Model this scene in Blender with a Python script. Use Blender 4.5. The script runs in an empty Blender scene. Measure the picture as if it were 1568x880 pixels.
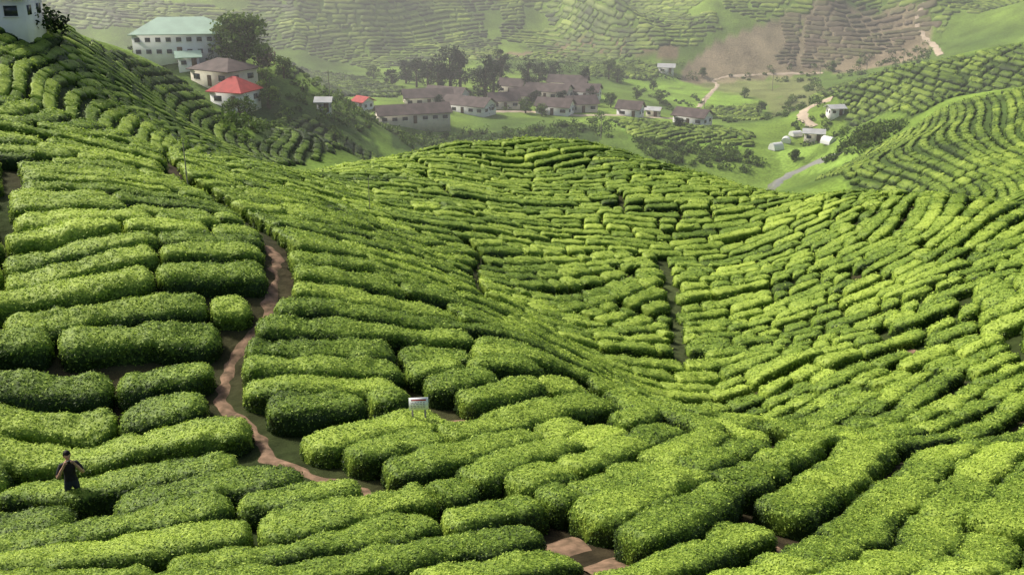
import bpy, math, random, time, bmesh
import numpy as np
from mathutils import Vector
T0=time.time()
rng=np.random.default_rng(7); random.seed(7)
F=1524.0; P=math.radians(20)
cP,sP=math.cos(P),math.sin(P)
def ray(u,v):
    cx=(u-784)/F; cy=(440-v)/F
    return np.array([cx,cP+cy*sP,-sP+cy*cP])
def pt(u,v,d):
    r=ray(u,v); return r*(d/r[1])
# ---------------- terrain survey points (u,v,distance) -----------------
CP=[
# foreground
(0,880,17),(300,880,16.5),(600,880,16),(900,880,16),(1200,880,16),(1568,880,17),
(0,780,20.5),(300,780,19.5),(700,780,19.5),(1100,780,20),(1568,780,21),
(118,725,23),(300,690,23),(600,690,23),(900,690,24.5),(1150,710,24.5),(1400,725,24.5),(1568,715,25),
(0,600,25.5),(330,600,26),(600,600,27.5),(800,600,28.5),(900,625,29),(1000,660,27),
(0,450,30),(200,450,30.5),(500,470,32),(350,540,28.5),(650,520,32),(800,560,31),
(0,380,33),(200,380,33.5),(420,380,37),(600,440,37),
(0,300,38),(150,300,40),(0,250,43),(150,250,46),(0,163,55),(120,192,57),(240,247,62),(300,300,46),
# falling flank
(440,370,42),(560,380,48),(500,330,56),(400,300,57),(300,270,58),(650,430,49),(750,470,46),(850,540,41),(950,610,37),
# bowl
(1100,670,42),(1060,640,45),(1100,600,50),(1000,550,53),(1100,500,62),(1100,400,77),(900,550,49),(900,480,61),(800,480,55),(760,400,68),(1000,430,69),(700,350,72),
(620,330,73),(700,300,84),(540,278,82),(400,262,72),(800,350,80),(800,300,91),(800,258,102),(950,350,82),(950,300,92),
# crest
(540,264,90),(620,250,98),(700,222,107),(800,219,112),(900,225,111),(1000,252,104),(1080,274,100),(1160,297,94),(330,260,68),
# right flank
(1300,660,38),(1300,620,42),(1300,500,56),(1200,560,50),(1300,400,68),(1220,330,82),(1290,300,84),(1400,308,75),(1480,322,70),(1568,344,65),(1700,362,60),
(1568,680,32),(1450,680,33),(1568,600,38),(1450,560,46),(1568,450,50),(1450,400,61),(1700,600,36),
(-200,600,24),(-200,300,34),(-200,155,48),
# left hill
(-150,30,110),(0,44,120),(60,40,126),(120,50,136),(200,80,150),(260,106,160),(300,130,168),(345,188,166),
(0,110,103),(100,150,108),(200,160,124),(300,205,132),(400,230,146),(450,200,165),(540,238,172),(250,140,145),
(350,175,186),(300,100,203),(280,76,215),(230,74,218),(420,150,200),(450,105,232),(520,150,230),(600,145,268),(570,190,235),(590,228,205),
# village
(580,190,268),(640,205,262),(700,178,282),(760,205,262),(870,182,288),(700,140,330),(870,145,330),(950,180,290),(1060,190,290),(930,187,272),(1150,230,247),(1000,216,252),(1150,208,262),(1000,245,236),
(1200,276,230),(1180,292,222),(1260,236,262),(1240,190,318),(1100,130,395),(1020,112,400),(800,100,400),(900,110,390),(1150,160,345),(600,112,390),
# right spurs
(1568,308,130),(1300,281,180),(1250,277,205),(1400,222,190),(1340,228,215),(1440,166,214),(1568,136,208),(1568,220,162),(1700,120,205),(1480,260,160),
(1260,152,292),(1400,104,282),(1400,172,262),(1330,172,276),(1568,68,272),(1300,128,290),
# far hills
(500,98,420),(720,78,450),(600,50,450),(600,0,472),(450,60,440),(400,0,465),(150,20,450),(0,0,450),(800,40,462),(800,0,480),(1000,60,445),(1000,0,485),(300,30,440),
(1040,122,402),(1250,112,402),(1430,88,380),(1200,22,445),(1300,0,455),(1400,2,445),(1440,60,415),(1120,60,430),(1500,40,402),(1568,10,400),(1330,60,425),(1060,40,460),
(1700,0,380),(-200,0,430),
]
W=[pt(*c) for c in CP]
HW=[(-45,78,-18),(-30,92,-24),(-14,118,-32),(0,135,-34),(10,150,-40),(25,130,-38),(35,112,-35),(45,98,-33),(52,92,-31),(0,200,-54),(30,190,-54),(-20,180,-47),(60,170,-52),
(-75,75,-15),(-60,85,-17),(-120,150,-22),(-95,175,-30),(-75,190,-32),(90,240,-42),(120,260,-44),(150,330,-45),(120,350,-52),(45,150,-48),
(0,5,-5.5),(-8,4,-5.5),(8,4,-5.5),(0,10,-9.0),(-12,10,-8.5),(12,10,-8.5),
(0,620,45),(-250,620,50),(250,620,45),(-450,600,60),(450,600,60),(0,1100,140),(-500,1100,150),(500,1100,150),(-300,420,-10),(320,380,0),(-200,250,-10),(-160,90,-5),(150,90,-12),(230,200,-15),(0,540,5),(-150,530,5),(180,520,5),
(-60,20,-11),(60,20,-11),(-90,40,-6),(90,40,-12)]
W=np.array([list(w) for w in W]+[list(h) for h in HW])
def warp(x,y):
    r=np.hypot(x,y)
    return np.stack([np.arctan2(x,y),np.log(np.maximum(r,3.0))],-1)
Q=warp(W[:,0],W[:,1]); C=0.035
n=len(W)
def K(a,b):
    d2=((a[:,None,:]-b[None,:,:])**2).sum(-1); return np.sqrt(d2+C*C)
A=np.zeros((n+3,n+3)); A[:n,:n]=K(Q,Q)-np.eye(n)*0.004
A[:n,n]=1;A[:n,n+1:]=Q;A[n,:n]=1;A[n+1:,:n]=Q.T
sol=np.linalg.solve(A,np.concatenate([W[:,2],np.zeros(3)]))
PERM=rng.random(65536)
def vnoise(x,y,z,s=0):
    xi=np.floor(x).astype(np.int64);yi=np.floor(y).astype(np.int64);zi=np.floor(z).astype(np.int64)
    fx=x-xi;fy=y-yi;fz=z-zi
    fx=fx*fx*(3-2*fx);fy=fy*fy*(3-2*fy);fz=fz*fz*(3-2*fz)
    def h(a,b,c): return PERM[((a*73856093)^(b*19349663)^(c*83492791)^(s*912931))&65535]
    r=0
    for dx in (0,1):
        for dy in (0,1):
            for dz in (0,1):
                r=r+h(xi+dx,yi+dy,zi+dz)*(fx if dx else 1-fx)*(fy if dy else 1-fy)*(fz if dz else 1-fz)
    return r*2-1
def H0(x,y):
    x=np.atleast_1d(np.asarray(x,float));y=np.atleast_1d(np.asarray(y,float))
    sh=x.shape; x=x.ravel();y=y.ravel(); out=np.empty(len(x))
    for i in range(0,len(x),8000):
        q=warp(x[i:i+8000],y[i:i+8000]); k=K(q,Q)
        out[i:i+8000]=k@sol[:n]+sol[n]+q@sol[n+1:]
    far=np.clip((y-400)/50,0,1)
    out+=0.10*vnoise(x/4,y/4,y*0,1)+0.25*vnoise(x/13,y/13,y*0,2)*np.clip(y/60,0,1)
    rd=1-np.abs(vnoise((x+0.35*y)/44,(y-0.2*x)/130,y*0,3))*2
    out+=far*(15*rd+3.0*vnoise(x/22,y/30,y*0,4))
    return out.reshape(sh)
GA0,GA1,GN=-1.0,1.0,560; GR0,GR1,GM=math.log(3),math.log(1600),900
ga=np.linspace(GA0,GA1,GN);gr=np.linspace(GR0,GR1,GM)
_A,_R=np.meshgrid(ga,np.exp(gr));GRID=H0(_R*np.sin(_A),_R*np.cos(_A))
def H(x,y):
    x=np.asarray(x,float);y=np.asarray(y,float)
    a=(np.arctan2(x,y)-GA0)/(GA1-GA0)*(GN-1);r=(np.log(np.maximum(np.hypot(x,y),3.01))-GR0)/(GR1-GR0)*(GM-1)
    a=np.clip(a,0,GN-1.001);r=np.clip(r,0,GM-1.001);i=a.astype(int);j=r.astype(int);fa=a-i;fr=r-j
    return (GRID[j,i]*(1-fa)+GRID[j,i+1]*fa)*(1-fr)+(GRID[j+1,i]*(1-fa)+GRID[j+1,i+1]*fa)*fr
print('grid',round(time.time()-T0,1))
DS=np.exp(np.linspace(math.log(9),math.log(900),1500))
def hit(u,v):
    r=ray(u,v); xs=DS*r[0]/r[1]; zs=DS*r[2]/r[1]; h=H(xs,DS)
    b=np.nonzero(zs<h)[0]
    i=b[0] if len(b) else len(DS)-1
    if i==0: return np.array([xs[0],DS[0],h[0]])
    a0=zs[i-1]-h[i-1];a1=zs[i]-h[i];t=a0/(a0-a1+1e-9)
    d=DS[i-1]+t*(DS[i]-DS[i-1]); x=d*r[0]/r[1]
    return np.array([x,d,float(H(x,d))])
# -------------- materials ----------------
def newmat(name):
    m=bpy.data.materials.new(name); m.use_nodes=True
    nt=m.node_tree; b=nt.nodes['Principled BSDF']; return m,nt,b
def simple(name,col,rough=0.8,var=0.15,scale=3.0,spec=0.3,bump=0.0,col2=None):
    m,nt,b=newmat(name)
    tc=nt.nodes.new('ShaderNodeTexCoord'); no=nt.nodes.new('ShaderNodeTexNoise'); no.inputs['Scale'].default_value=scale; no.inputs['Detail'].default_value=6
    nt.links.new(tc.outputs['Object'],no.inputs['Vector'])
    cr=nt.nodes.new('ShaderNodeValToRGB')
    cr.color_ramp.elements[0].position=0.3;cr.color_ramp.elements[1].position=0.7
    cr.color_ramp.elements[0].color=(*(col2 or [c*(1-var) for c in col]),1);cr.color_ramp.elements[1].color=(*[min(1,c*(1+var)) for c in col],1)
    nt.links.new(no.outputs['Fac'],cr.inputs['Fac']);nt.links.new(cr.outputs['Color'],b.inputs['Base Color'])
    b.inputs['Roughness'].default_value=rough; b.inputs['Specular IOR Level'].default_value=spec
    if bump>0:
        bp=nt.nodes.new('ShaderNodeBump');bp.inputs['Strength'].default_value=bump;bp.inputs['Distance'].default_value=0.05
        nt.links.new(no.outputs['Fac'],bp.inputs['Height']);nt.links.new(bp.outputs['Normal'],b.inputs['Normal'])
    return m
def leafmat(name,dark,mid,bright,trans=0.3,nscale=9.0,brown=(0.24,0.185,0.125)):
    m,nt,b=newmat(name); L=nt.links
    at=nt.nodes.new('ShaderNodeAttribute'); at.attribute_name='tint'
    sep=nt.nodes.new('ShaderNodeSeparateColor'); L.new(at.outputs['Color'],sep.inputs['Color'])
    geo=nt.nodes.new('ShaderNodeNewGeometry')
    no=nt.nodes.new('ShaderNodeTexNoise'); no.inputs['Scale'].default_value=nscale; no.inputs['Detail'].default_value=3
    L.new(geo.outputs['Position'],no.inputs['Vector'])
    ad=nt.nodes.new('ShaderNodeMath');ad.operation='MULTIPLY_ADD'; L.new(no.outputs['Fac'],ad.inputs[0]);ad.inputs[1].default_value=0.9;ad.inputs[2].default_value=-0.45
    ad2=nt.nodes.new('ShaderNodeMath');ad2.operation='ADD'; L.new(ad.outputs[0],ad2.inputs[0]); L.new(sep.outputs['Red'],ad2.inputs[1])
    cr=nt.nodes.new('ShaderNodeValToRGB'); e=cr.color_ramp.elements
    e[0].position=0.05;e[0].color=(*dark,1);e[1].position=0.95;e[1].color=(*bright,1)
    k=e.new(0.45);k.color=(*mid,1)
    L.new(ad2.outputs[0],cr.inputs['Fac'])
    mx=nt.nodes.new('ShaderNodeMix');mx.data_type='RGBA'; L.new(sep.outputs['Blue'],mx.inputs['Factor']); L.new(cr.outputs['Color'],mx.inputs['A']); mx.inputs['B'].default_value=(*brown,1)
    L.new(mx.outputs['Result'],b.inputs['Base Color'])
    b.inputs['Roughness'].default_value=0.6; b.inputs['Specular IOR Level'].default_value=0.22
    tr=nt.nodes.new('ShaderNodeBsdfTranslucent'); L.new(mx.outputs['Result'],tr.inputs['Color'])
    ms=nt.nodes.new('ShaderNodeMixShader');ms.inputs[0].default_value=trans
    L.new(b.outputs[0],ms.inputs[1]);L.new(tr.outputs[0],ms.inputs[2]);L.new(ms.outputs[0],nt.nodes['Material Output'].inputs['Surface'])
    return m
M_tea=leafmat('tea_foliage',(0.026,0.052,0.010),(0.165,0.262,0.030),(0.47,0.60,0.095))
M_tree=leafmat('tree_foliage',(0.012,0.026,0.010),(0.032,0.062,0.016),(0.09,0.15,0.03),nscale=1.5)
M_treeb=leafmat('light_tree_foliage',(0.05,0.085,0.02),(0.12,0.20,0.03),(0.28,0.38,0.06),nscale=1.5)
M_pink=leafmat('bougainvillea_foliage',(0.06,0.08,0.03),(0.18,0.12,0.12),(0.36,0.16,0.24),nscale=2)
M_bark=simple('bark',(0.09,0.06,0.04),bump=0.5)
def mkmesh(name,V,Fq,mats,tint=None,smooth=False,parent=None):
    V=np.asarray(V,np.float32);Fq=np.asarray(Fq,np.int32)
    me=bpy.data.meshes.new(name); k=Fq.shape[1]
    me.vertices.add(len(V));me.vertices.foreach_set('co',V.ravel())
    me.loops.add(Fq.size);me.loops.foreach_set('vertex_index',Fq.ravel())
    me.polygons.add(len(Fq));me.polygons.foreach_set('loop_start',np.arange(0,Fq.size,k,dtype=np.int32))
    if smooth: me.polygons.foreach_set('use_smooth',np.ones(len(Fq),bool))
    me.update(calc_edges=True)
    if len(V)<200000: me.validate()
    if tint is not None:
        a=me.color_attributes.new('tint','FLOAT_COLOR','POINT')
        c=np.ones((len(V),4),np.float32);c[:,:3]=tint;a.data.foreach_set('color',c.ravel())
    for m in (mats if isinstance(mats,list) else [mats]): me.materials.append(m)
    o=bpy.data.objects.new(name,me);bpy.context.scene.collection.objects.link(o)
    if parent: o.parent=parent
    return o
def inpoly(x,y,poly):
    r=np.zeros(np.shape(x),bool); m=len(poly)
    for i in range(m):
        x1,y1=poly[i][:2];x2,y2=poly[(i+1)%m][:2]
        c=((y1>y)!=(y2>y))&(x<(x2-x1)*(y-y1)/((y2-y1)+1e-12)+x1)
        r^=c
    return r
def wpoly(uv): return [hit(u,v) for u,v in uv]
def distline(x,y,pl):
    d=np.full(np.shape(x),1e9)
    for a,b in zip(pl[:-1],pl[1:]):
        ax,ay=a[:2];bx,by=b[:2];L2=(bx-ax)**2+(by-ay)**2+1e-9
        t=np.clip(((x-ax)*(bx-ax)+(y-ay)*(by-ay))/L2,0,1)
        d=np.minimum(d,np.hypot(x-ax-t*(bx-ax),y-ay-t*(by-ay)))
    return d
# -------------- paths -------------
path1=wpoly([(412,378),(425,400),(424,430),(412,470),(395,505),(380,528),(350,548),(342,575),(345,610),(355,640),(395,672),(425,705),(450,722),(510,742),(560,762),(610,778)])
gully=wpoly([(238,238),(262,275),(300,300),(350,330),(390,360),(412,378)])
valley=wpoly([(1012,405),(1022,440),(1030,480),(1032,520),(1040,548),(1082,568)])
shoulder_gap=wpoly([(735,400),(725,430),(740,470)])
bits=[hit(690,655),hit(1390,545),hit(1345,488),hit(860,838),hit(930,868),hit(1165,840)]
man_p=hit(118,786); sign_p=hit(643,672)
# -------------- tea rows near -------------
ST=[
(60,865,480,800,1.32,5),(0,770,480,748,1.32,7),(500,860,900,790,1.34,3),(600,745,900,690,1.34,3),(720,760,1040,672,1.34,3.2),(900,810,1180,715,1.36,2.8),(1130,810,1290,735,1.34,2.6),(1200,870,1390,790,1.34,2.6),(1380,860,1520,730,1.34,2.6),(1500,860,1568,780,1.34,2.6),(1250,740,1400,700,1.27,2.4),
(0,430,390,385,1.27,5),(0,500,390,450,1.30,7),(0,560,330,540,1.27,7),(0,610,330,585,1.27,7),(0,670,340,630,1.3,7),(0,705,420,690,1.32,8),
(0,300,240,310,1.25,5),(0,215,240,262,1.2,5),(0,350,240,350,1.3,4),(0,170,200,215,1.2,5),
(300,262,500,310,1.2,5),(300,300,560,350,1.2,4),(440,350,700,400,1.18,4),(500,300,800,335,1.18,4),(620,262,850,272,1.18,4),(850,305,1100,295,1.2,3.4),(900,335,1140,330,1.2,3),(860,385,1100,385,1.22,2.6),(950,232,1100,275,1.2,3.4),(780,218,900,216,1.2,3.6),
(440,400,650,440,1.22,4.5),(440,440,700,480,1.22,5),(560,440,740,490,1.2,5),(430,500,680,505,1.28,4),(420,550,760,545,1.3,4),(430,600,800,590,1.32,3.6),(400,655,680,630,1.34,3.6),(480,720,880,610,1.34,4),(700,500,930,600,1.22,5),(800,510,1000,615,1.2,4.5),(950,620,1080,675,1.25,3.4),
(745,430,1000,415,1.25,2.8),(750,490,1010,500,1.25,2.8),(780,460,1000,450,1.25,2.8),(880,550,1030,600,1.2,2.8),
(1050,440,1210,415,1.25,2.2),(1060,500,1240,460,1.26,2),(1100,560,1300,510,1.25,1.8),(1100,640,1250,575,1.26,1.7),(1200,660,1330,590,1.25,1.6),(1300,670,1420,600,1.25,1.7),(1420,670,1568,590,1.25,1.8),(1500,690,1568,650,1.25,1.9),
(1350,490,1500,435,1.25,1.9),(1450,480,1568,430,1.25,2),(1180,380,1320,320,1.2,2.2),(1340,360,1390,306,1.18,2.2),(1410,370,1430,312,1.18,2.6),(1480,380,1530,325,1.18,2.4),(1250,420,1400,375,1.22,2)]
SP=[];SV=[]
for u1,v1,u2,v2,sp,ln in ST:
    a=hit(u1,v1);b=hit(u2,v2)
    th=math.atan2(b[1]-a[1],b[0]-a[0])
    for t in (0.1,0.5,0.9):
        p=hit(u1+(u2-u1)*t,v1+(v2-v1)*t)
        SP.append(warp(p[0],p[1]));SV.append((math.cos(2*th),math.sin(2*th),sp,ln))
SP=np.array(SP);SV=np.array(SV)
class Field:
    def __init__(s,x0,x1,y0,y1,res):
        s.x0,s.y0,s.res=x0,y0,res
        xs=np.arange(x0,x1,res);ys=np.arange(y0,y1,res)
        s.X,s.Y=np.meshgrid(xs,ys); s.nx=len(xs);s.ny=len(ys)
def grow(fl,th2,sep,mask,maxpts=400000,step=0.3,ovl=0.80,minp=4):
    c2=th2[0].tolist();s2=th2[1].tolist();SEP=sep.tolist();MK=mask.tolist()
    x0,y0,res,nx,ny=fl.x0,fl.y0,fl.res,fl.nx,fl.ny
    cell=float(sep.max()); grid={}
    def idx(x,y):
        i=int((x-x0)/res);j=int((y-y0)/res)
        if x<x0 or y<y0 or i>=nx or j>=ny: return None
        return j,i
    def free(x,y,r):
        ci=int(x//cell);cj=int(y//cell);r2=r*r
        for a in (-1,0,1):
            for b in (-1,0,1):
                for q in grid.get((ci+a,cj+b),()):
                    if (q[0]-x)**2+(q[1]-y)**2<r2: return False
        return True
    lines=[]
    ok=np.argwhere(mask); cand=ok[rng.permutation(len(ok))]
    from collections import deque
    seeds=deque()
    tot=0; ci=0
    while True:
        if seeds: sx,sy=seeds.pop()
        else:
            if ci>=len(cand): break
            j,i=cand[ci];ci+=1
            sx=x0+(i+.5)*res;sy=y0+(j+.5)*res
        q=idx(sx,sy)
        if q is None or not MK[q[0]][q[1]]: continue
        s=SEP[q[0]][q[1]]
        if not free(sx,sy,s*0.93): continue
        halves=[]
        for sg in (1,-1):
            x,y=sx,sy;pts=[]
            th=0.5*math.atan2(s2[q[0]][q[1]],c2[q[0]][q[1]]); dx,dy=math.cos(th)*sg,math.sin(th)*sg
            for it in range(300):
                qq=idx(x,y)
                if qq is None or not MK[qq[0]][qq[1]]: break
                s=SEP[qq[0]][qq[1]]
                if not free(x,y,s*ovl): break
                pts.append((x,y))
                th=0.5*math.atan2(s2[qq[0]][qq[1]],c2[qq[0]][qq[1]]);ex,ey=math.cos(th),math.sin(th)
                if ex*dx+ey*dy<0: ex,ey=-ex,-ey
                dx,dy=ex,ey
                x+=dx*s*step;y+=dy*s*step
            halves.append(pts)
        pl=halves[1][::-1]+halves[0][1:]
        if len(pl)<minp: continue
        lines.append(pl);tot+=len(pl)
        for p in pl: grid.setdefault((int(p[0]//cell),int(p[1]//cell)),[]).append(p)
        for k in range(0,len(pl)-1,4):
            a,b=pl[k],pl[k+1];l=math.hypot(b[0]-a[0],b[1]-a[1])+1e-9
            qq=idx(*a)
            if qq is None: continue
            s=SEP[qq[0]][qq[1]];nx_,ny_=-(b[1]-a[1])/l*s,(b[0]-a[0])/l*s
            seeds.appendleft((a[0]+nx_,a[1]+ny_));seeds.appendleft((a[0]-nx_,a[1]-ny_))
        if tot>maxpts: break
    return lines
def look(fl,arr,x,y):
    i=min(max(int((x-fl.x0)/fl.res),0),fl.nx-1);j=min(max(int((y-fl.y0)/fl.res),0),fl.ny-1);return arr[j,i]
def bushes(lines,sepf,lenf,hfac=0.50,wfac=0.485,lod=0.0022,gap=0.10,minres=0.055,brownf=None,sq=0.5,base=0.10,topv=0.42,rough=1.0,bvar=0.10,patch=0.18):
    VV=[];FF=[];OUT=[];TT=[];AMP=[];off=0
    for pl in lines:
        p=np.array(pl);seg=np.hypot(*(p[1:]-p[:-1]).T);s=np.concatenate([[0],np.cumsum(seg)]);L=s[-1]
        a=0.0
        while a<L-0.3:
            x=np.interp(a,s,p[:,0]);y=np.interp(a,s,p[:,1]);sp=sepf(x,y);ln=lenf(x,y)
            l=ln*math.exp(rng.normal(0,0.45)); l=max(l,sp*0.85)
            if L-a-l<sp*0.8: l=L-a
            b=min(a+l,L)
            g=gap*sp*rng.uniform(0.0,1.8)
            dist=math.hypot(x,y)
            res=max(minres,lod*dist)
            nl=int(max(6,min(160,(b-a)/res)));W_=sp*wfac*rng.uniform(0.90,1.08);Hh=sp*hfac*rng.uniform(0.84,1.13)
            nc=int(max(6,min(40,(2*W_+2*Hh)/res)))
            t=np.linspace(-1,1,nl+1); ts=np.sign(t)*(1-(1-np.abs(t))**1.35)
            ex=sp*0.12 if a==0 else 0; ex2=sp*0.12 if b>=L-1e-6 else 0
            sc=(a-ex+b+ex2)/2+ts*((b+ex2-a+ex)/2-g/2)
            def ext(col):
                base_=np.interp(sc,s,col)
                base_=np.where(sc<0,col[0]+(col[1]-col[0])/(s[1]+1e-9)*sc,base_)
                return np.where(sc>L,col[-1]+(col[-1]-col[-2])/(s[-1]-s[-2]+1e-9)*(sc-L),base_)
            cx=ext(p[:,0]);cy=ext(p[:,1])
            tx=np.gradient(cx);ty=np.gradient(cy);tl=np.hypot(tx,ty)+1e-9;nx_=-ty/tl;ny_=tx/tl
            hc=H(cx,cy);e=0.6
            hs=(H(cx+nx_*e,cy+ny_*e)-H(cx-nx_*e,cy-ny_*e))/(2*e)
            endr=min(0.9,W_*0.8/((b-a)/2)); q=np.clip((1-np.abs(ts))/endr,0,1)
            en=np.maximum(1-(1-q)**2.4,0)**0.42; enh=en**0.5
            wob=1+rough*0.20*vnoise(cx/0.8,cy/0.8,cx*0,61)
            ph=np.linspace(0,math.pi,nc+1);cx_=np.cos(ph);sx_=np.sin(ph)
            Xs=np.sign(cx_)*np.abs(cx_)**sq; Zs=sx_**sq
            X=W_*(en*wob)[:,None]*Xs[None,:]; Z=Hh*enh[:,None]*Zs[None,:]
            vx=cx[:,None]+nx_[:,None]*X;vy=cy[:,None]+ny_[:,None]*X
            vz=hc[:,None]+hs[:,None]*X*0.9+Z-0.06
            ox=nx_[:,None]*cx_[None,:]*(0.9);oy=ny_[:,None]*cx_[None,:]*0.9;oz=np.broadcast_to(sx_[None,:]*0.75,ox.shape)
            VV.append(np.stack([vx,vy,vz],-1).reshape(-1,3));OUT.append(np.stack([ox,oy,oz],-1).reshape(-1,3))
            br=brownf(x,y) if brownf else 0.0
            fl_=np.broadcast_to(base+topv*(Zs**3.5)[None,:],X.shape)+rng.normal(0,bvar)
            TT.append(np.stack([fl_.ravel(),np.zeros(X.size),np.full(X.size,br)],-1))
            AMP.append(np.full(X.size,sp/1.6*rough))
            i=np.arange(nl)[:,None]*(nc+1)+np.arange(nc)[None,:]
            f=np.stack([i,i+1,i+nc+2,i+nc+1],-1).reshape(-1,4)+off
            FF.append(f);off+=(nl+1)*(nc+1)
            a=b
    V=np.concatenate(VV);O=np.concatenate(OUT);T=np.concatenate(TT);Am=np.concatenate(AMP);Fq=np.concatenate(FF)
    x,y,z=V.T
    nz=0.12*vnoise(x*1.1,y*1.1,z*1.1,11)+0.10*vnoise(x*2.4,y*2.4,z*2.4,12)+0.05*vnoise(x*6,y*6,z*6,13)+rng.normal(0,0.010,len(V))
    V=V+O*(nz*Am)[:,None]
    T[:,0]+=0.17*vnoise(x/1.3,y/1.3,z/1.3,14)+patch*vnoise(x/8,y/8,z/8,15)
    return V,Fq,T
def leaves(V,Fq,T,k=0.0017,cover=1.0,smax=0.25,dmax=130,sm=0.034):
    a=V[Fq[:,0]];b=V[Fq[:,1]];c=V[Fq[:,2]];d=V[Fq[:,3]]
    nrm=np.cross(c-a,d-b);ar=np.linalg.norm(nrm,axis=1)/2+1e-9;nrm=nrm/(2*ar[:,None])
    flip=nrm[:,2]<-0.3; nrm[flip]*=-1
    ce=(a+b+c+d)/4;dist=np.linalg.norm(ce,axis=1);sz=np.clip(k*dist,sm,smax)
    ex=ar*cover/(sz*sz*0.54)*np.clip(1.15-dist/90,0.25,1); ex[dist>dmax]=0
    cnt=rng.poisson(ex);idx=np.repeat(np.arange(len(Fq)),cnt);N=len(idx)
    u=rng.random((N,1));v=rng.random((N,1))
    p=(a[idx]*(1-u)+b[idx]*u)*(1-v)+(d[idx]*(1-u)+c[idx]*u)*v
    nn=nrm[idx];s=sz[idx]*rng.uniform(0.6,1.35,N)
    p=p+nn*(s*rng.uniform(-0.1,0.9,N))[:,None]
    n2=nn+rng.normal(0,0.43,(N,3));n2[:,2]+=0.25;n2/=np.linalg.norm(n2,axis=1)[:,None]
    t=np.cross(n2,rng.normal(0,1,(N,3)));t/=np.linalg.norm(t,axis=1)[:,None];w=np.cross(n2,t)
    l=(s*0.75)[:,None];ww=(s*0.36)[:,None]
    VL=np.stack([p-t*l,p+w*ww,p+t*l,p-w*ww],1).reshape(-1,3)
    FL=np.arange(4*N).reshape(N,4)
    tt=T[Fq[idx,0]].copy();tt[:,0]+=rng.normal(0.02,0.18,N)+np.where(rng.random(N)<0.12,0.22,0)
    return VL,FL,np.repeat(tt,4,axis=0)
def emit(name,V,Fq,T,withleaves=True,**kw):
    nl=0
    if withleaves:
        a,b,c=leaves(V,Fq,T,**kw);nl=len(b)
        Fq=np.concatenate([Fq,b+len(V)]);T=np.concatenate([T,c]);V=np.concatenate([V,a])
    o=mkmesh(name,V,Fq,M_tea,T)
    print(name,'verts',len(V),'leaves',nl,'t',round(time.time()-T0,1)); return o
fl=Field(-75,75,9,135,0.25)
q=warp(fl.X.ravel(),fl.Y.ravel())
acc=np.zeros((len(q),4));ws=np.zeros(len(q))
for i in range(len(SP)):
    w=1/(((q-SP[i])**2).sum(-1)+0.0015)**1.6
    acc+=w[:,None]*SV[i];ws+=w
acc/=ws[:,None]
sh=fl.X.shape
c2=acc[:,0].reshape(sh);s2=acc[:,1].reshape(sh);sepn=acc[:,2].reshape(sh);lenn=acc[:,3].reshape(sh)
ang=0.2*vnoise(fl.X/8,fl.Y/8,fl.X*0,21)+0.10*vnoise(fl.X/2.5,fl.Y/2.5,fl.X*0,23)
c2,s2=c2*np.cos(2*ang)-s2*np.sin(2*ang),c2*np.sin(2*ang)+s2*np.cos(2*ang)
X,Y=fl.X,fl.Y
mask=(np.abs(np.arctan2(X,Y))<0.70)&(Y>10)
pd=distline(X,Y,path1)
mask&=pd>0.34+0.10*vnoise(X/1.5,Y/1.5,X*0,62)
mask&=distline(X,Y,gully)>0.35
mask&=distline(X,Y,valley)>0.5+0.25*vnoise(X/2,Y/2,X*0,66)
mask&=distline(X,Y,shoulder_gap)>0.3
for b,r in zip(bits,(0.7,0.8,0.7,0.45,0.4,0.4)): mask&=np.hypot(X-b[0],Y-b[1])>r
mask&=np.hypot(X-man_p[0],Y-man_p[1])>0.25
mask&=np.hypot(X-sign_p[0],Y-sign_p[1])>0.2
sepn*=1+0.10*vnoise(X/5,Y/5,X*0,63)
lines=grow(fl,(c2,s2),sepn,mask,ovl=0.74,minp=3)
print('near lines',len(lines),round(time.time()-T0,1))
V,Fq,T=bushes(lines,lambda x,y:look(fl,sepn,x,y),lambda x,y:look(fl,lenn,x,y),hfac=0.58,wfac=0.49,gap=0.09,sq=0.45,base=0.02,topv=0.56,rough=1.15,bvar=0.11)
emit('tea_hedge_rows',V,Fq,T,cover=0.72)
def contour(fl,wv=0.25):
    e=2.0
    gx=(H(fl.X+e,fl.Y)-H(fl.X-e,fl.Y));gy=(H(fl.X,fl.Y+e)-H(fl.X,fl.Y-e))
    th=np.arctan2(gy,gx)+math.pi/2+wv*vnoise(fl.X/25,fl.Y/25,fl.X*0,22)
    c,s=np.cos(2*th),np.sin(2*th)
    for _ in range(6):
        c=(c+np.roll(c,1,0)+np.roll(c,-1,0)+np.roll(c,1,1)+np.roll(c,-1,1))/5
        s=(s+np.roll(s,1,0)+np.roll(s,-1,0)+np.roll(s,1,1)+np.roll(s,-1,1))/5
    return c,s
PA=wpoly([(-150,40),(0,50),(60,46),(120,56),(200,86),(270,118),(322,165),(345,200),(400,222),(440,190),(470,180),(560,232),(590,250),(400,254),(240,240),(100,190),(-150,120)])
PB=wpoly([(430,92),(520,115),(620,138),(600,150),(520,148),(440,130)])
PC=wpoly([(925,184),(1150,205),(1152,228),(965,212)])
PD=wpoly([(1240,280),(1330,234),(1400,198),(1440,170),(1568,138),(1750,115),(1750,335),(1568,314),(1440,300),(1300,288)])
PE=wpoly([(1235,152),(1300,127),(1400,102),(1568,68),(1750,50),(1750,110),(1568,130),(1440,158),(1400,180),(1290,170)])
PF=wpoly([(1075,165),(1160,160),(1170,185),(1095,182)])
PG=wpoly([(880,102),(960,92),(1010,100),(1000,125),(900,118)])
fm=Field(-150,190,85,420,1.0);X,Y=fm.X,fm.Y
mask=np.zeros(X.shape,bool)
for pg in (PA,PB,PC,PD,PE,PF,PG): mask|=inpoly(X,Y,pg)
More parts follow.
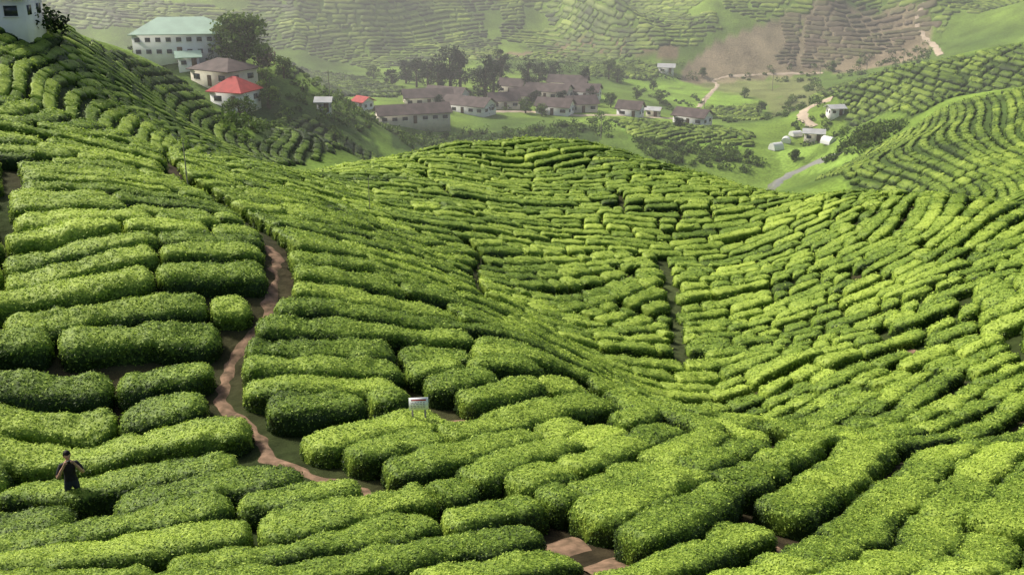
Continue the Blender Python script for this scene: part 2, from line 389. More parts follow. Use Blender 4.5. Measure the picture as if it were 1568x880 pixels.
mask&=~((Y<115)&(np.abs(X)<60))
sepm=np.clip(1.4+(Y-120)*0.003,1.4,2.0)*(1+0.08*vnoise(X/9,Y/9,X*0,64))
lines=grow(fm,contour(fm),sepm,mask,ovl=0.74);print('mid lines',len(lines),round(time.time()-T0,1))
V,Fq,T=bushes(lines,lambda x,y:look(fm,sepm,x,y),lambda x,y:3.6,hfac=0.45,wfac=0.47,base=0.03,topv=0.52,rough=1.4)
T[:,0]-=0.26*np.clip((-V[:,0])/25,0,1)  # shade of the left hill put into the hedge tint, darker to the left
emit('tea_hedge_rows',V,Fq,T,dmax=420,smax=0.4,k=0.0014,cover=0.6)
ff=Field(-330,330,405,560,2.0);X,Y=ff.X,ff.Y
PBR=wpoly([(1040,124),(1045,100),(1100,65),(1200,22),(1290,0),(1400,0),(1430,50),(1425,85),(1250,112)])
PBRi=inpoly(X,Y,PBR)
mask=(np.abs(np.arctan2(X,Y))<0.60)&(vnoise(X/45,Y/45,X*0,31)+0.35*vnoise(X/12,Y/12,X*0,33)<np.where(PBRi,0.25,0.75))&(Y>412+8*vnoise(X/40,Y*0,X*0,32))
sepF=2.1*(1+0.12*vnoise(X/25,Y/25,X*0,65))
lines=grow(ff,contour(ff,0.25),sepF,mask,step=0.6,minp=4,ovl=0.72);print('far lines',len(lines),round(time.time()-T0,1))
bp=[(p[0],p[1]) for p in PBR]
def brf(x,y): return random.uniform(0.6,0.95) if bool(inpoly(np.array([x]),np.array([y]),bp)[0]) else max(0,0.2*random.random()-0.05)
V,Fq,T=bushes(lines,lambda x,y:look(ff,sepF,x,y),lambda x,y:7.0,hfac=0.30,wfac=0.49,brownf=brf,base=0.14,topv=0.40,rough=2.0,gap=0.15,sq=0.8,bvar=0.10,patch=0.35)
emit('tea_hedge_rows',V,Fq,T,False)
# -------------- terrain mesh -------------
NA,NR=420,620
az=np.linspace(-0.85,0.85,NA);rr=np.exp(np.linspace(math.log(3),math.log(1500),NR))
R_,A_=np.meshgrid(rr,az,indexing='ij');X=R_*np.sin(A_);Y=R_*np.cos(A_);Z=H(X,Y)
V=np.stack([X,Y,Z],-1).reshape(-1,3)
i=np.arange(NR-1)[:,None]*NA+np.arange(NA-1)[None,:]
Fq=np.stack([i,i+1,i+NA+1,i+NA],-1).reshape(-1,4)
x,y=V[:,0],V[:,1]
g=np.zeros((len(V),3));
nn=vnoise(x/6,y/6,x*0,41)*0.5+0.5; n3=vnoise(x/25,y/25,x*0,42)*0.5+0.5
soil=np.array([0.045,0.034,0.019]);grass=np.array([0.09,0.15,0.028]);bg=np.array([0.25,0.38,0.06]);brown=np.array([0.30,0.225,0.155])
m=np.clip(nn*1.2-0.1,0,1)[:,None];g=soil*(1-m)+np.array([0.026,0.040,0.010])*m
far=(y>118)[:,None];mm=np.clip(n3*1.6-0.3,0,1)[:,None]
g=np.where(far,grass*(1-mm)+bg*0.75*mm,g)
def paint(poly,col,a=1.0):
    k=inpoly(x,y,poly)&(vnoise(x/5,y/5,x*0,43)<0.75)
    g[k]=g[k]*(1-a)+np.array(col)*a*(0.85+0.3*nn[k,None])
paint(PA,(0.025,0.042,0.015),0.9)
paint(PD,(0.05,0.085,0.02),0.9);paint(PE,(0.05,0.085,0.02),0.9)
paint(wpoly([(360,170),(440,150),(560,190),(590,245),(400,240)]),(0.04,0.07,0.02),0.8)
paint(wpoly([(925,184),(1150,205),(1152,228),(965,212)]),(0.18,0.32,0.04),0.8)
paint(wpoly([(900,100),(1010,95),(1120,140),(1170,170),(1090,180),(960,130)]),(0.22,0.36,0.05),0.8)
paint(wpoly([(1180,222),(1300,205),(1330,240),(1260,262),(1200,262)]),(0.22,0.34,0.06),0.8)
paint(PBR,brown,0.85)
paint(wpoly([(700,85),(860,65),(1040,75),(1040,100),(880,82),(760,92)]),(0.24,0.16,0.11),0.8)
paint(wpoly([(1040,120),(1240,118),(1270,140),(1240,165),(1160,150),(1100,140)]),(0.25,0.23,0.11),0.5)
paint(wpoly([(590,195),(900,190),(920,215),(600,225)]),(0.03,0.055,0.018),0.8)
vd=distline(x,y,valley)<0.8; g[vd]=(0.055,0.07,0.024)
M_ground,nt,b=newmat('ground_soil_grass');L=nt.links
at=nt.nodes.new('ShaderNodeAttribute');at.attribute_name='tint'
geo=nt.nodes.new('ShaderNodeNewGeometry')
no=nt.nodes.new('ShaderNodeTexNoise');no.inputs['Scale'].default_value=1.6;no.inputs['Detail'].default_value=10;L.new(geo.outputs['Position'],no.inputs['Vector'])
n2_=nt.nodes.new('ShaderNodeTexNoise');n2_.inputs['Scale'].default_value=0.12;n2_.inputs['Detail'].default_value=8;L.new(geo.outputs['Position'],n2_.inputs['Vector'])
sm_=nt.nodes.new('ShaderNodeMath');sm_.operation='ADD';L.new(no.outputs['Fac'],sm_.inputs[0]);L.new(n2_.outputs['Fac'],sm_.inputs[1])
mp=nt.nodes.new('ShaderNodeMapRange');L.new(sm_.outputs[0],mp.inputs['Value']);mp.inputs['From Min'].default_value=0.65;mp.inputs['From Max'].default_value=1.35;mp.inputs['To Min'].default_value=0.45;mp.inputs['To Max'].default_value=1.55
mx=nt.nodes.new('ShaderNodeMix');mx.data_type='RGBA';mx.blend_type='MULTIPLY';mx.inputs['Factor'].default_value=1;L.new(at.outputs['Color'],mx.inputs['A']);L.new(mp.outputs[0],mx.inputs['B'])
L.new(mx.outputs['Result'],b.inputs['Base Color']);b.inputs['Roughness'].default_value=0.95;b.inputs['Specular IOR Level'].default_value=0.1
bpn=nt.nodes.new('ShaderNodeBump');bpn.inputs['Strength'].default_value=0.7;bpn.inputs['Distance'].default_value=0.25;L.new(no.outputs['Fac'],bpn.inputs['Height']);L.new(bpn.outputs['Normal'],b.inputs['Normal'])
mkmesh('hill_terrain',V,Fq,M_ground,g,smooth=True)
print('terrain',round(time.time()-T0,1))
def ribbon(name,pl,w,mat,lift=0.03,step=0.4,wv=0.3,ncross=4):
    p=np.array([q[:2] for q in pl]);seg=np.hypot(*(p[1:]-p[:-1]).T);s=np.concatenate([[0],np.cumsum(seg)])
    m=max(6,int(s[-1]/step));t=np.linspace(0,s[-1],m)
    cx=np.interp(t,s,p[:,0]);cy=np.interp(t,s,p[:,1])
    for _ in range(6):
        cx[1:-1]=(cx[:-2]+2*cx[1:-1]+cx[2:])/4;cy[1:-1]=(cy[:-2]+2*cy[1:-1]+cy[2:])/4
    tx=np.gradient(cx);ty=np.gradient(cy);l=np.hypot(tx,ty);nx_,ny_=-ty/l,tx/l
    wl=w/2*(1+wv*vnoise(t/1.3,t*0,t*0,51)+wv*0.6*vnoise(t/0.4,t*0,t*0,53));wr=w/2*(1+wv*vnoise(t/1.3,t*0+9,t*0,52)+wv*0.6*vnoise(t/0.4,t*0,t*0,54))
    VV=[]
    for k in range(ncross+1):
        f=k/ncross;o=-wl*(1-f)+wr*f
        X=cx+nx_*o;Y=cy+ny_*o;e=4*f*(1-f)
        VV.append(np.stack([X,Y,H(X,Y)+lift*(e*1.5-0.5)],-1))
    V=np.stack(VV,1).reshape(-1,3);i=np.arange(m-1)[:,None]*(ncross+1)+np.arange(ncross)[None,:]
    Fq=np.stack([i,i+1,i+ncross+2,i+ncross+1],-1).reshape(-1,4)
    return mkmesh(name,V,Fq,mat,smooth=True)
M_dirt=simple('dirt',(0.215,0.138,0.090),0.95,0.35,3.5,0.1,0.6,col2=(0.085,0.062,0.038))
M_road=simple('pale_road',(0.50,0.41,0.30),0.95,0.15,0.5,0.1)
ribbon('dirt_path',path1,0.46,M_dirt,0.05,0.12,0.8)
for b,s_ in zip(bits,(1,1,1,0.8,0.8,0.6)):
    ribbon('bare_soil_patch',[(b[0]-0.6*s_,b[1]-0.3*s_),(b[0],b[1]),(b[0]+0.6*s_,b[1]+0.25*s_)],0.9*s_,M_dirt,0.06,0.1,0.8)
ribbon('dirt_road',wpoly([(1070,165),(1100,128),(1085,122),(1120,118),(1200,113),(1260,112)]),2.2,M_road,0.15,1.5)
ribbon('dirt_road',wpoly([(1245,195),(1232,185),(1225,172),(1245,160),(1275,150)]),3.5,M_road,0.2,1.5)
ribbon('dirt_road',wpoly([(1440,85),(1432,70),(1410,50),(1400,30),(1415,5)]),3.0,M_road,0.2,1.5)
ribbon('dirt_road',wpoly([(730,172),(800,170),(880,178),(960,178),(1030,182)]),3.5,M_road,0.2,1.5)
M_water,nt,b=newmat('creek_water');b.inputs['Base Color'].default_value=(0.22,0.22,0.18,1);b.inputs['Roughness'].default_value=0.15
wn=nt.nodes.new('ShaderNodeTexNoise');wn.inputs['Scale'].default_value=2;bb=nt.nodes.new('ShaderNodeBump');bb.inputs['Strength'].default_value=0.3;nt.links.new(wn.outputs['Fac'],bb.inputs['Height']);nt.links.new(bb.outputs['Normal'],b.inputs['Normal'])
ribbon('creek',wpoly([(1175,292),(1190,280),(1205,268),(1235,255),(1260,243),(1285,238)]),3.4,M_water,0.25,1.0)
# -------------- trees & shrubs -------------
def clumpmass(centers,radii,nq,size,bright=0.5):
    PV=[];TT=[]
    for c,r in zip(centers,radii):
        k=int(nq);d=rng.normal(0,1,(k,3));d/=np.linalg.norm(d,axis=1)[:,None]
        rad=rng.uniform(0.55,1.08,k)[:,None]
        p=np.array(c)+d*rad*np.array(r)
        n2=d+rng.normal(0,0.6,(k,3));n2/=np.linalg.norm(n2,axis=1)[:,None]
        t=np.cross(n2,rng.normal(0,1,(k,3)));t/=np.linalg.norm(t,axis=1)[:,None];w=np.cross(n2,t)
        s=(size*rng.uniform(0.5,1.3,k))[:,None]
        PV.append(np.stack([p-t*s,p+w*s*0.6,p+t*s,p-w*s*0.6],1).reshape(-1,3))
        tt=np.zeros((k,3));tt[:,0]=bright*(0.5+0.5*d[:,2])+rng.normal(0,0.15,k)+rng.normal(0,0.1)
        TT.append(np.repeat(tt,4,axis=0))
    V=np.concatenate(PV);return V,np.arange(len(V)).reshape(-1,4),np.concatenate(TT)
def limb(p0,p1,r0,r1,k=7):
    p0=np.array(p0,float);p1=np.array(p1,float);d=p1-p0;d/=np.linalg.norm(d)+1e-9
    a=np.cross(d,[0.3,1,0.2]);a/=np.linalg.norm(a);b=np.cross(d,a);th=np.linspace(0,2*math.pi,k,endpoint=False)
    ring=np.cos(th)[:,None]*a+np.sin(th)[:,None]*b
    V=np.concatenate([p0+ring*r0,p1+ring*r1]);i=np.arange(k);j=(i+1)%k
    return V,np.stack([i,j,j+k,i+k],-1)
def tree(name,u,v,h,w,mat=None,trunk=0.3,ncl=26,leaf=None,bright=0.5,pos=None):
    mat=mat or M_tree
    p=hit(u,v) if pos is None else pos; base=p.copy();base[2]-=0.3
    e=bpy.data.objects.new(name,None);bpy.context.scene.collection.objects.link(e);e.location=base
    LV=[];LF=[];o=0
    def add(vf):
        nonlocal o
        LV.append(vf[0]);LF.append(vf[1]+o);o+=len(vf[0])
    tr=0.03*h+0.06;top=np.array([rng.normal(0,0.03)*h,rng.normal(0,0.03)*h,h*0.75])
    mid=np.array([top[0]*0.3,top[1]*0.6,h*trunk])
    add(limb((0,0,0),mid,tr*1.3,tr));add(limb(mid,top,tr,tr*0.25))
    C_=[];R_=[]
    for k in range(ncl):
        zf=rng.uniform(0,1)**0.8;z=h*(trunk*0.9+(0.92-trunk*0.9)*zf)
        prof=math.sin(math.pi*(0.18+0.72*zf))**0.7
        a=rng.uniform(0,2*math.pi);rad=w/2*prof*rng.uniform(0.25,0.85)
        c=np.array([math.cos(a)*rad,math.sin(a)*rad,z]);C_.append(c)
        rr_=w*rng.uniform(0.11,0.2);R_.append((rr_,rr_,rr_*0.8))
        if k%2==0:
            t=rng.uniform(0.1,0.7);s0=mid+(top-mid)*t*min(1,zf+0.2);add(limb(s0,c,tr*0.4,tr*0.1,5))
    mkmesh('trunk_and_limbs',np.concatenate(LV),np.concatenate(LF),M_bark,parent=e)
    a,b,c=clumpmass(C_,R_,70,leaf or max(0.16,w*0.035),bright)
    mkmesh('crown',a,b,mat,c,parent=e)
    return e
tree('broadleaf_tree',375,108,11.5,13,M_treeb,0.25,52,bright=0.5)
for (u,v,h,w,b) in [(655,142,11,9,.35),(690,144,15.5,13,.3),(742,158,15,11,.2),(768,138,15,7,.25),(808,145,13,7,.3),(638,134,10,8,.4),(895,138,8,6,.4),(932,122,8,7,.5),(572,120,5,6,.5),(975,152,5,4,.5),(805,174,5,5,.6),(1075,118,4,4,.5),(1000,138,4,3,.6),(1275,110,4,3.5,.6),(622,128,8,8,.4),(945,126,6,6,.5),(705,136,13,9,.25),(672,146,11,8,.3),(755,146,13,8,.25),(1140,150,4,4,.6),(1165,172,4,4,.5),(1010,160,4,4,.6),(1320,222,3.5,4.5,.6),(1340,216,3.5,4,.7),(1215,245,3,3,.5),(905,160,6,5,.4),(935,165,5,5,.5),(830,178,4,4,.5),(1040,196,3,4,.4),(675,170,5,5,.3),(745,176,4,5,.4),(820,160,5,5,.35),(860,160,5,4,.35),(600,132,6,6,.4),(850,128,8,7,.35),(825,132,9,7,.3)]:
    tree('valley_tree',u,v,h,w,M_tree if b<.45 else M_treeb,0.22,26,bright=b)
tree('bougainvillea_bush',408,112,5.5,6.5,M_pink,0.1,22)
tree('garden_tree',412,165,8.5,6,M_treeb,0.15,26,bright=0.7)
tree('garden_shrub',367,182,4.2,6,M_treeb,0.1,22,bright=0.25)
tree('garden_shrub',60,48,3,8,M_tree,0.1,18,bright=0.35)
tree('garden_tree',335,98,5,5,M_tree,0.15,20,bright=0.4)
tree('garden_tree',435,120,5,6,M_treeb,0.15,20,bright=0.4)
tree('garden_shrub',215,84,2.6,5,M_tree,0.1,18,bright=0.4)
C_=[];R_=[]
def shr(uv,n_,r0,r1):
    pl=wpoly(uv);px=[q[0] for q in pl];py=[q[1] for q in pl];k=0
    for _ in range(n_*30):
        X=random.uniform(min(px),max(px));Y=random.uniform(min(py),max(py))
        if inpoly(np.array([X]),np.array([Y]),pl)[0]:
            r=random.uniform(r0,r1);C_.append((X,Y,float(H(X,Y))+r*0.4));R_.append((r,r,r*0.75));k+=1
            if k>=n_: break
shr([(585,192),(900,188),(920,180),(940,212),(760,215),(600,225)],180,0.8,2.0)
shr([(960,214),(1155,230),(1170,255),(1140,265),(1000,245)],120,0.7,1.8)
shr([(1150,185),(1250,120),(1290,170),(1300,240),(1220,200)],150,0.6,1.7)
shr([(1260,250),(1330,190),(1390,190),(1340,228)],80,0.6,1.6)
shr([(560,120),(700,95),(1000,80),(1100,110),(1000,125),(640,130)],170,0.8,2.4)
shr([(960,130),(1070,150),(1140,190),(1040,178)],50,0.6,1.4)
shr([(440,150),(520,150),(590,190),(560,230),(450,190)],140,0.7,1.6)
shr([(330,188),(440,160),(440,195),(370,225)],60,0.8,1.8)
shr([(1100,120),(1420,95),(1430,60),(1200,100)],80,0.6,1.8)
shr([(300,90),(440,85),(440,130),(330,140)],60,0.6,1.5)
shr([(600,145),(900,140),(940,170),(700,170)],70,0.6,1.5)
a,b,c=clumpmass(C_,R_,60,0.33,0.42);mkmesh('shrubs',a,b,M_treeb,c)
print('trees',round(time.time()-T0,1))
# -------------- buildings -------------
M_white=simple('white_wall',(0.82,0.80,0.76),0.8,0.08,0.6)
M_cream=simple('cream_wall',(0.66,0.60,0.48),0.8,0.15,0.6)
M_brroof=simple('brown_roof',(0.11,0.085,0.075),0.75,0.4,0.5,0.15)
M_redroof=simple('red_roof',(0.42,0.07,0.06),0.7,0.2,0.8,0.15)
M_grroof=simple('green_roof',(0.36,0.50,0.38),0.6,0.12,0.4,0.2)
M_glass=simple('dark_window',(0.04,0.045,0.05),0.2,0.1,1,0.5)
M_door=simple('door_wood',(0.15,0.09,0.05),0.6)
M_metal=simple('pale_metal_roof',(0.5,0.5,0.48),0.4,0.15,0.5)
def boxVF(c,s):
    c=np.array(c);s=np.array(s)/2
    V=np.array([[x,y,z] for x in(-1,1) for y in(-1,1) for z in(-1,1)],float)*s+c
    return V,np.array([[0,1,3,2],[4,6,7,5],[0,4,5,1],[2,3,7,6],[0,2,6,4],[1,5,7,3]])
def joinVF(l):
    V=[];Fq=[];o=0
    for v,f in l: V.append(v);Fq.append(f+o);o+=len(v)
    return np.concatenate(V),np.concatenate(Fq)
def house(name,u,v,w,dp,h,rh,yaw,wall,roof,hip=False,storeys=1,bays=None,pos=None,found=2.5):
    p=hit(u,v) if pos is None else pos
    e=bpy.data.objects.new(name,None);bpy.context.scene.collection.objects.link(e);e.location=p;e.rotation_euler=(0,0,math.radians(yaw))
    v_,f_=boxVF((0,0,(h-found)/2),(w,dp,h+found));mkmesh('walls',v_,f_,wall,parent=e)
    ov=0.6;a=w/2+ov;b=dp/2+ov;r=(a-b*0.9 if hip else a)
    z0=h-0.1;z1=h+rh;th=0.15
    def roofV(dz): return [(-a,-b,z0+dz),(a,-b,z0+dz),(a,b,z0+dz),(-a,b,z0+dz),(-r,0,z1+dz),(r,0,z1+dz)]
    V=np.array(roofV(0)+roofV(th));me=bpy.data.meshes.new('roof')
    if hip: fs=[[6,7,11,10],[8,9,10,11],[7,8,11],[9,6,10],[0,4,5,1],[2,5,4,3],[0,1,7,6],[1,2,8,7],[2,3,9,8],[3,0,6,9],[1,5,2],[3,4,0]]
    else: fs=[[6,7,11,10],[8,9,10,11],[0,4,5,1],[2,5,4,3],[0,1,7,6],[2,3,9,8],[1,5,11,7],[5,2,8,11],[3,4,10,9],[4,0,6,10]]
    me.from_pydata([tuple(q) for q in V],[],fs);me.materials.append(roof);o=bpy.data.objects.new('roof',me);bpy.context.scene.collection.objects.link(o);o.parent=e
    if not hip:
        gv=[(-w/2,-dp/2,h),(-w/2,dp/2,h),(-w/2,0,h+rh*0.96),(w/2,-dp/2,h),(w/2,dp/2,h),(w/2,0,h+rh*0.96)]
        me=bpy.data.meshes.new('gables');me.from_pydata(gv,[],[[0,1,2],[3,5,4]]);me.materials.append(wall);o=bpy.data.objects.new('gables',me);bpy.context.scene.collection.objects.link(o);o.parent=e
    wn=[];fr=[];bays=bays or max(2,int(w/2.6))
    sh_=h/storeys
    for s in range(storeys):
        for k in range(bays):
            X=-w/2+w*(k+.5)/bays
            if s==0 and k==bays//2: continue
            for sy in (-1,1):
                wn.append(boxVF((X,sy*(dp/2+0.02),s*sh_+sh_*0.55),(w/bays*0.5,0.08,sh_*0.36)))
                fr.append(boxVF((X,sy*(dp/2+0.05),s*sh_+sh_*0.34),(w/bays*0.6,0.16,0.1)))
        for sx in (-1,1):
            for k in range(2): wn.append(boxVF((sx*(w/2+0.02),dp*(k-.5)*0.5,s*sh_+sh_*0.55),(0.08,dp*0.2,sh_*0.34)))
    v_,f_=joinVF(wn);mkmesh('windows',v_,f_,M_glass,parent=e)
    v_,f_=joinVF(fr);mkmesh('window_sills',v_,f_,M_white,parent=e)
    X=-w/2+w*(bays//2+.5)/bays
    v_,f_=joinVF([boxVF((X,-(dp/2+0.03),1.05),(1.0,0.1,2.1))]);mkmesh('door',v_,f_,M_door,parent=e)
    return e
house('green_roof_building',283,84,18,10,4.6,2.8,8,M_white,M_grroof,True,2,9)
house('brown_roof_house',345,128,10,8,3,1.8,-30,M_cream,M_brroof,True)
house('red_roof_house',362,160,6.8,6.5,2.8,2.4,-20,M_white,M_redroof,True)
house('stilt_house',-5,38,9,6,3.2,1.5,5,M_white,M_metal,found=4)
house('small_red_roof_house',557,168,4,4,2.4,1.2,-40,M_white,M_redroof)
for (u,v,w,d,yaw,wl) in [(632,186,19,6.5,18,M_cream),(718,172,14,7.5,-28,M_white),(655,160,14,6.5,12,M_cream),(685,156,12,6.5,-24,M_white),(770,165,9,6.5,15,M_cream),(850,174,10,6.5,-20,M_white),(888,170,9,6.5,15,M_cream),(840,150,14,7.5,-22,M_cream),(892,150,11,7.5,-15,M_white),(800,157,7.5,6,10,M_cream),(965,178,7,5,-25,M_white),(870,136,13,6.5,-15,M_cream),(785,142,8,6,-20,M_cream)]:
    house('brown_roof_row_house',u,v,w,d,2.5,2.1,yaw,wl,M_brroof)
house('white_house',1060,190,9.5,6.5,2.6,1.9,-35,M_white,M_brroof)
house('small_white_house',1020,112,6,4,2.4,1.2,-10,M_white,M_metal)
house('metal_roof_shed',1245,215,5,3.5,2.2,0.9,-15,M_cream,M_metal)
house('metal_roof_shed',1278,176,4,3,2.0,0.8,10,M_white,M_metal)
house('metal_roof_shed',497,170,2.6,2.4,2.0,0.8,0,M_metal,M_metal)
house('garden_shed',290,104,4,3,2.2,1,20,M_white,M_grroof)
house('garden_shed',1000,178,4,3,2,0.8,-20,M_cream,M_metal)
M_poly=simple('white_plastic_sheet',(0.75,0.75,0.73),0.4,0.06,1)
def tunnel(u,v,l,w,h,yaw):
    p=hit(u,v);N=10;VV=[]
    ph=np.linspace(0,math.pi,N+1)
    for k in range(7):
        t=-l/2+l*k/6;sag=1-0.03*(k%2)
        VV.append(np.stack([np.full(N+1,t),np.cos(ph)*w/2,np.sin(ph)*h*sag],-1))
    V=np.stack(VV,0).reshape(-1,3);i=np.arange(6)[:,None]*(N+1)+np.arange(N)[None,:];Fq=np.stack([i,i+1,i+N+2,i+N+1],-1).reshape(-1,4)
    o=mkmesh('white_plastic_polytunnel',V,Fq,M_poly,smooth=True)
    me=bpy.data.meshes.new('end_panels');me.from_pydata([tuple(q) for q in V],[],[list(range(0,N+1)),list(range(6*(N+1),7*(N+1)))[::-1]]);me.materials.append(M_poly)
    c=bpy.data.objects.new('end_panels',me);bpy.context.scene.collection.objects.link(c);c.parent=o
    o.location=p;o.rotation_euler=(0,0,math.radians(yaw))
for a in [(1188,229,3.2,2.4,1.8,30),(1203,218,3,2.6,1.5,70),(1218,208,3,2.6,1.4,20),(1268,220,3,2.6,1.8,-60)]: tunnel(*a)
M_wood=simple('pole_wood',(0.3,0.27,0.22),0.8)
def pole(name,u,v,h,r=0.12,arm=True,mat=None):
    p=hit(u,v);l=[limb((0,0,-0.5),(0,0,h),r,r*0.7,8)]
    if arm: l.append(boxVF((0,0,h-0.5),(1.8,0.12,0.12)))
    v_,f_=joinVF(l);o=mkmesh(name,v_,f_,mat or M_wood);o.location=p
for a in [(1182,140,7),(1327,108,7),(1382,100,6.5),(1255,118,6),(505,150,6),(920,212,6),(1078,170,5)]: pole('utility_pole',*a)
pole('marker_pole',289,296,2.4,0.035,False);pole('marker_pole',567,333,2.8,0.03,False)
def sign():
    p=sign_p;e=bpy.data.objects.new('warning_sign',None);bpy.context.scene.collection.objects.link(e);e.location=p;e.rotation_euler=(math.radians(-8),0,math.radians(6))
    zb=pt(643,622,p[1])[2]-p[2]+0.02
    v_,f_=joinVF([boxVF((0,0,zb),(0.52,0.03,0.34))]);mkmesh('board',v_,f_,simple('sign_white',(0.9,0.9,0.9),0.5,0.02),parent=e)
    v_,f_=joinVF([boxVF((sx*0.17,0.035,zb/2-0.1),(0.05,0.035,zb+0.5)) for sx in(-1,1)]);mkmesh('posts',v_,f_,M_wood,parent=e)
    v_,f_=joinVF([boxVF((0,-0.018,zb+0.11),(0.40,0.006,0.04))]);mkmesh('red_heading',v_,f_,simple('sign_red',(0.5,0.03,0.03),0.5,0.02),parent=e)
    l=[]
    for r in range(4):
        X=-0.21
        while X<0.16:
            w=random.uniform(0.03,0.07);l.append(boxVF((X+w/2,-0.018,zb+0.045-r*0.048),(w,0.006,0.012)));X+=w+0.03
    v_,f_=joinVF(l);mkmesh('lettering',v_,f_,simple('sign_text',(0.2,0.12,0.16),0.5,0.02),parent=e)
sign()
# -------------- man -------------
M_skin=simple('skin',(0.50,0.30,0.20),0.55,0.05,8);M_shirt=simple('black_tshirt',(0.018,0.018,0.022),0.85,0.2,12);M_trou=simple('dark_trousers',(0.03,0.035,0.05),0.85);M_hair=simple('black_hair',(0.012,0.009,0.008),0.6,0.3,30,0.15);M_cam=simple('camera_black',(0.02,0.02,0.02),0.35);M_shoe=simple('shoes',(0.05,0.04,0.035),0.6)
def skin(name,verts,edges,rad,root,mats,matfn,parent,lv=2):
    me=bpy.data.meshes.new(name);me.from_pydata(verts,edges,[]);o=bpy.data.objects.new(name,me);bpy.context.scene.collection.objects.link(o)
    o.modifiers.new('skin','SKIN');sv=me.skin_vertices[0].data
    for i,r in enumerate(rad):
        sv[i].radius=(r,r) if not isinstance(r,tuple) else r; sv[i].use_root=(i==root)
    s=o.modifiers.new('sub','SUBSURF');s.levels=lv;s.render_levels=lv
    dg=bpy.context.evaluated_depsgraph_get();me2=bpy.data.meshes.new_from_object(o.evaluated_get(dg))
    o.modifiers.clear();o.data=me2;me2.materials.clear()
    for m in mats: me2.materials.append(m)
    for pgn in me2.polygons: pgn.material_index=matfn(pgn.center);pgn.use_smooth=True
    o.parent=parent;return o
def man():
    e=bpy.data.objects.new('man',None);bpy.context.scene.collection.objects.link(e);e.location=man_p;e.rotation_euler=(0,0,math.radians(30));e.scale=(0.95,0.95,0.95)
    v=[(0,0,0.95),(0,0,1.10),(0,0.01,1.26),(0,0.0,1.39),(0,0,1.47),(0,-0.02,1.58)];r=[(0.155,0.11),(0.135,0.10),(0.16,0.115),(0.14,0.09),0.062,0.052];ed=[(i,i+1) for i in range(5)]
    for sx in (-1,1):
        b=len(v);v+=[(sx*0.175,0.0,1.40),(sx*0.26,-0.07,1.26),(sx*0.285,-0.13,1.15),(sx*0.20,-0.22,1.36),(sx*0.13,-0.27,1.50),(sx*0.095,-0.275,1.57)]
        r+=[0.066,0.056,0.046,0.040,0.028,0.033];ed+=[(3,b)]+[(b+i,b+i+1) for i in range(5)]
        hb=b+5
        for k,dz in enumerate((0.055,0.036,0.017,-0.001)):
            L_=(0.030,0.034,0.031,0.024)[k]
            c=len(v);v+=[(sx*0.092,-0.298,1.57+dz),(sx*(0.086),-0.325,1.575+dz),(sx*(0.086-L_),-0.328,1.577+dz),(sx*(0.086-L_*1.7),-0.318,1.577+dz)]
            r+=[0.010,0.0095,0.0085,0.0075];ed+=[(hb,c),(c,c+1),(c+1,c+2),(c+2,c+3)]
        c=len(v);v+=[(sx*0.078,-0.262,1.545),(sx*0.05,-0.255,1.532)];r+=[0.012,0.010];ed+=[(hb,c),(c,c+1)]
        b=len(v);v+=[(sx*0.10,0,0.86),(sx*0.115,0.0,0.50),(sx*0.12,0.01,0.10),(sx*0.125,-0.02,0.045),(sx*0.135,-0.16,0.035)]
        r+=[0.09,0.06,0.042,0.045,0.035];ed+=[(0,b)]+[(b+i,b+i+1) for i in range(4)]
    def mf(c):
        if c.z<0.08: return 3
        if c.z<0.97: return 2
        if abs(c.x)>0.18 and c.z<1.24 : return 0
        if c.y<-0.125: return 0
        if c.z>1.475: return 0
        return 1
    skin('body',v,ed,r,0,[M_skin,M_shirt,M_trou,M_shoe],mf,e)
    bm=bmesh.new();bmesh.ops.create_uvsphere(bm,u_segments=32,v_segments=24,radius=1)
    for q in bm.verts:
        x,y,z=q.co;wd=0.076*(1-0.28*max(0,-z));q.co=(x*wd,y*0.095*(1-0.12*max(0,-z))-(0.012*max(0,-z)),z*0.118)
        if y<-0.3:
            q.co.y-=0.024*math.exp(-((x)/0.16)**2-((z+0.12)/0.16)**2)
            q.co.y+=0.010*(math.exp(-((abs(x)-0.36)/0.15)**2-((z-0.08)/0.12)**2))
            q.co.y-=0.006*math.exp(-(x/0.25)**2-((z+0.45)/0.08)**2)
    me=bpy.data.meshes.new('head');bm.to_mesh(me);bm.free();me.materials.append(M_skin)
    for pgn in me.polygons: pgn.use_smooth=True
    hdo=bpy.data.objects.new('head',me);bpy.context.scene.collection.objects.link(hdo);hdo.parent=e;hdo.location=(0,-0.045,1.655);hdo.rotation_euler=(math.radians(14),0,math.radians(8))
    def blob(name,loc,s,mat,par,cut=None,jit=0):
        bm=bmesh.new();bmesh.ops.create_uvsphere(bm,u_segments=32,v_segments=20,radius=1)
        for q in bm.verts:
            f=1+random.uniform(-jit,jit);q.co=(q.co.x*s[0]*f,q.co.y*s[1]*f,q.co.z*s[2]*f)
        if cut:
            bmesh.ops.delete(bm,geom=[q for q in bm.verts if cut(q.co)],context='VERTS')
        me=bpy.data.meshes.new(name);bm.to_mesh(me);bm.free();me.materials.append(mat)
        for pgn in me.polygons: pgn.use_smooth=True
        o=bpy.data.objects.new(name,me);bpy.context.scene.collection.objects.link(o);o.parent=par;o.location=loc;return o
    blob('hair',(0,0.014,0.016),(0.092,0.108,0.124),M_hair,hdo,lambda c:(c.y<-0.03 and c.z<0.045) or c.z<-0.085 or (c.z<-0.01 and c.y<0.01),0.05)
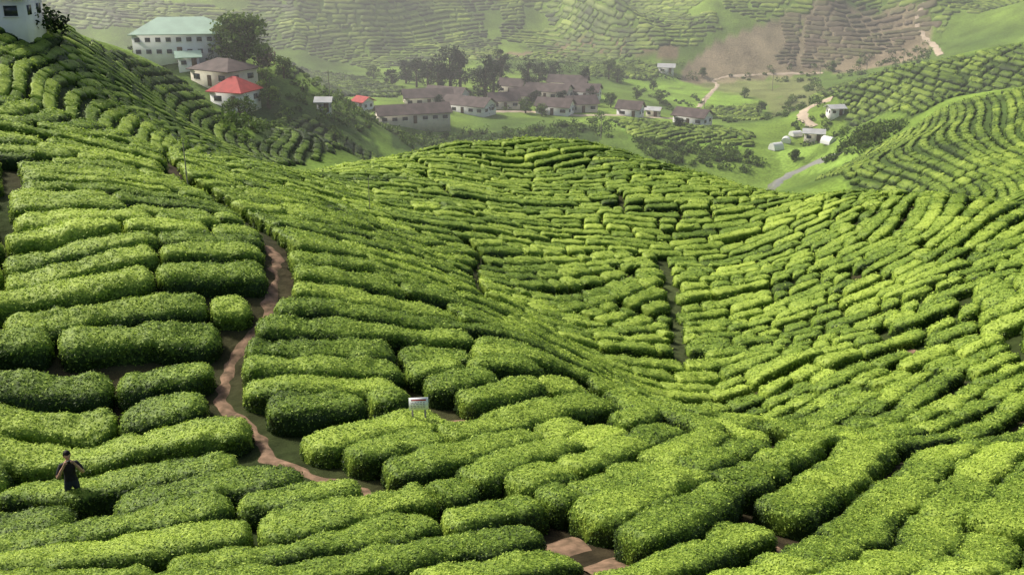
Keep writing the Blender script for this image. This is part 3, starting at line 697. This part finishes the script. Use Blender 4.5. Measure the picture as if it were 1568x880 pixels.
    for sx in (-1,1):
        blob('ear',(sx*0.080,0.0,-0.005),(0.012,0.022,0.032),M_skin,hdo)
        blob('eye',(sx*0.029,-0.084,0.012),(0.012,0.008,0.007),M_glass,hdo)
    v_,f_=boxVF((0,-0.285,1.60),(0.125,0.045,0.075));mkmesh('camera_body',v_,f_,M_cam,parent=e)
man()
# -------------- haze -------------
V_,F_=boxVF((0,745,-5),(2200,1240,190))
haze=mkmesh('valley_haze',V_,F_,[]) 
hm=bpy.data.materials.new('haze_volume');hm.use_nodes=True;nt=hm.node_tree;nt.nodes.clear()
vo=nt.nodes.new('ShaderNodeVolumeScatter');vo.inputs['Color'].default_value=(0.99,1,0.98,1);vo.inputs['Density'].default_value=0.0012;vo.inputs['Anisotropy'].default_value=0.45
oo=nt.nodes.new('ShaderNodeOutputMaterial');nt.links.new(vo.outputs[0],oo.inputs['Volume']);haze.data.materials.append(hm)
# -------------- light -------------
sc=bpy.context.scene
SE=math.radians(45);SAZ=math.radians(-56)
d=np.array([math.sin(SAZ)*math.cos(SE),math.cos(SAZ)*math.cos(SE),math.sin(SE)])
sl=bpy.data.lights.new('sun','SUN');sl.energy=5.0;sl.angle=math.radians(5);sl.color=(1,0.95,0.85)
so=bpy.data.objects.new('sun',sl);sc.collection.objects.link(so);so.rotation_euler=Vector(d).to_track_quat('Z','Y').to_euler()
w=bpy.data.worlds.new('World');sc.world=w;w.use_nodes=True;nt=w.node_tree
sk=nt.nodes.new('ShaderNodeTexSky');sk.sky_type='NISHITA';sk.sun_disc=False;sk.sun_elevation=SE;sk.sun_rotation=SAZ;sk.dust_density=5
nt.links.new(sk.outputs[0],nt.nodes['Background'].inputs['Color']);nt.nodes['Background'].inputs['Strength'].default_value=0.15
cam=bpy.data.cameras.new('camera');cam.lens=35;cam.sensor_width=36;cam.clip_end=5000;cam.clip_start=0.1
co=bpy.data.objects.new('camera',cam);sc.collection.objects.link(co);co.location=(0,0,0);co.rotation_euler=(math.radians(70),0,0);sc.camera=co
sc.view_settings.view_transform='Standard'
print('done',round(time.time()-T0,1))
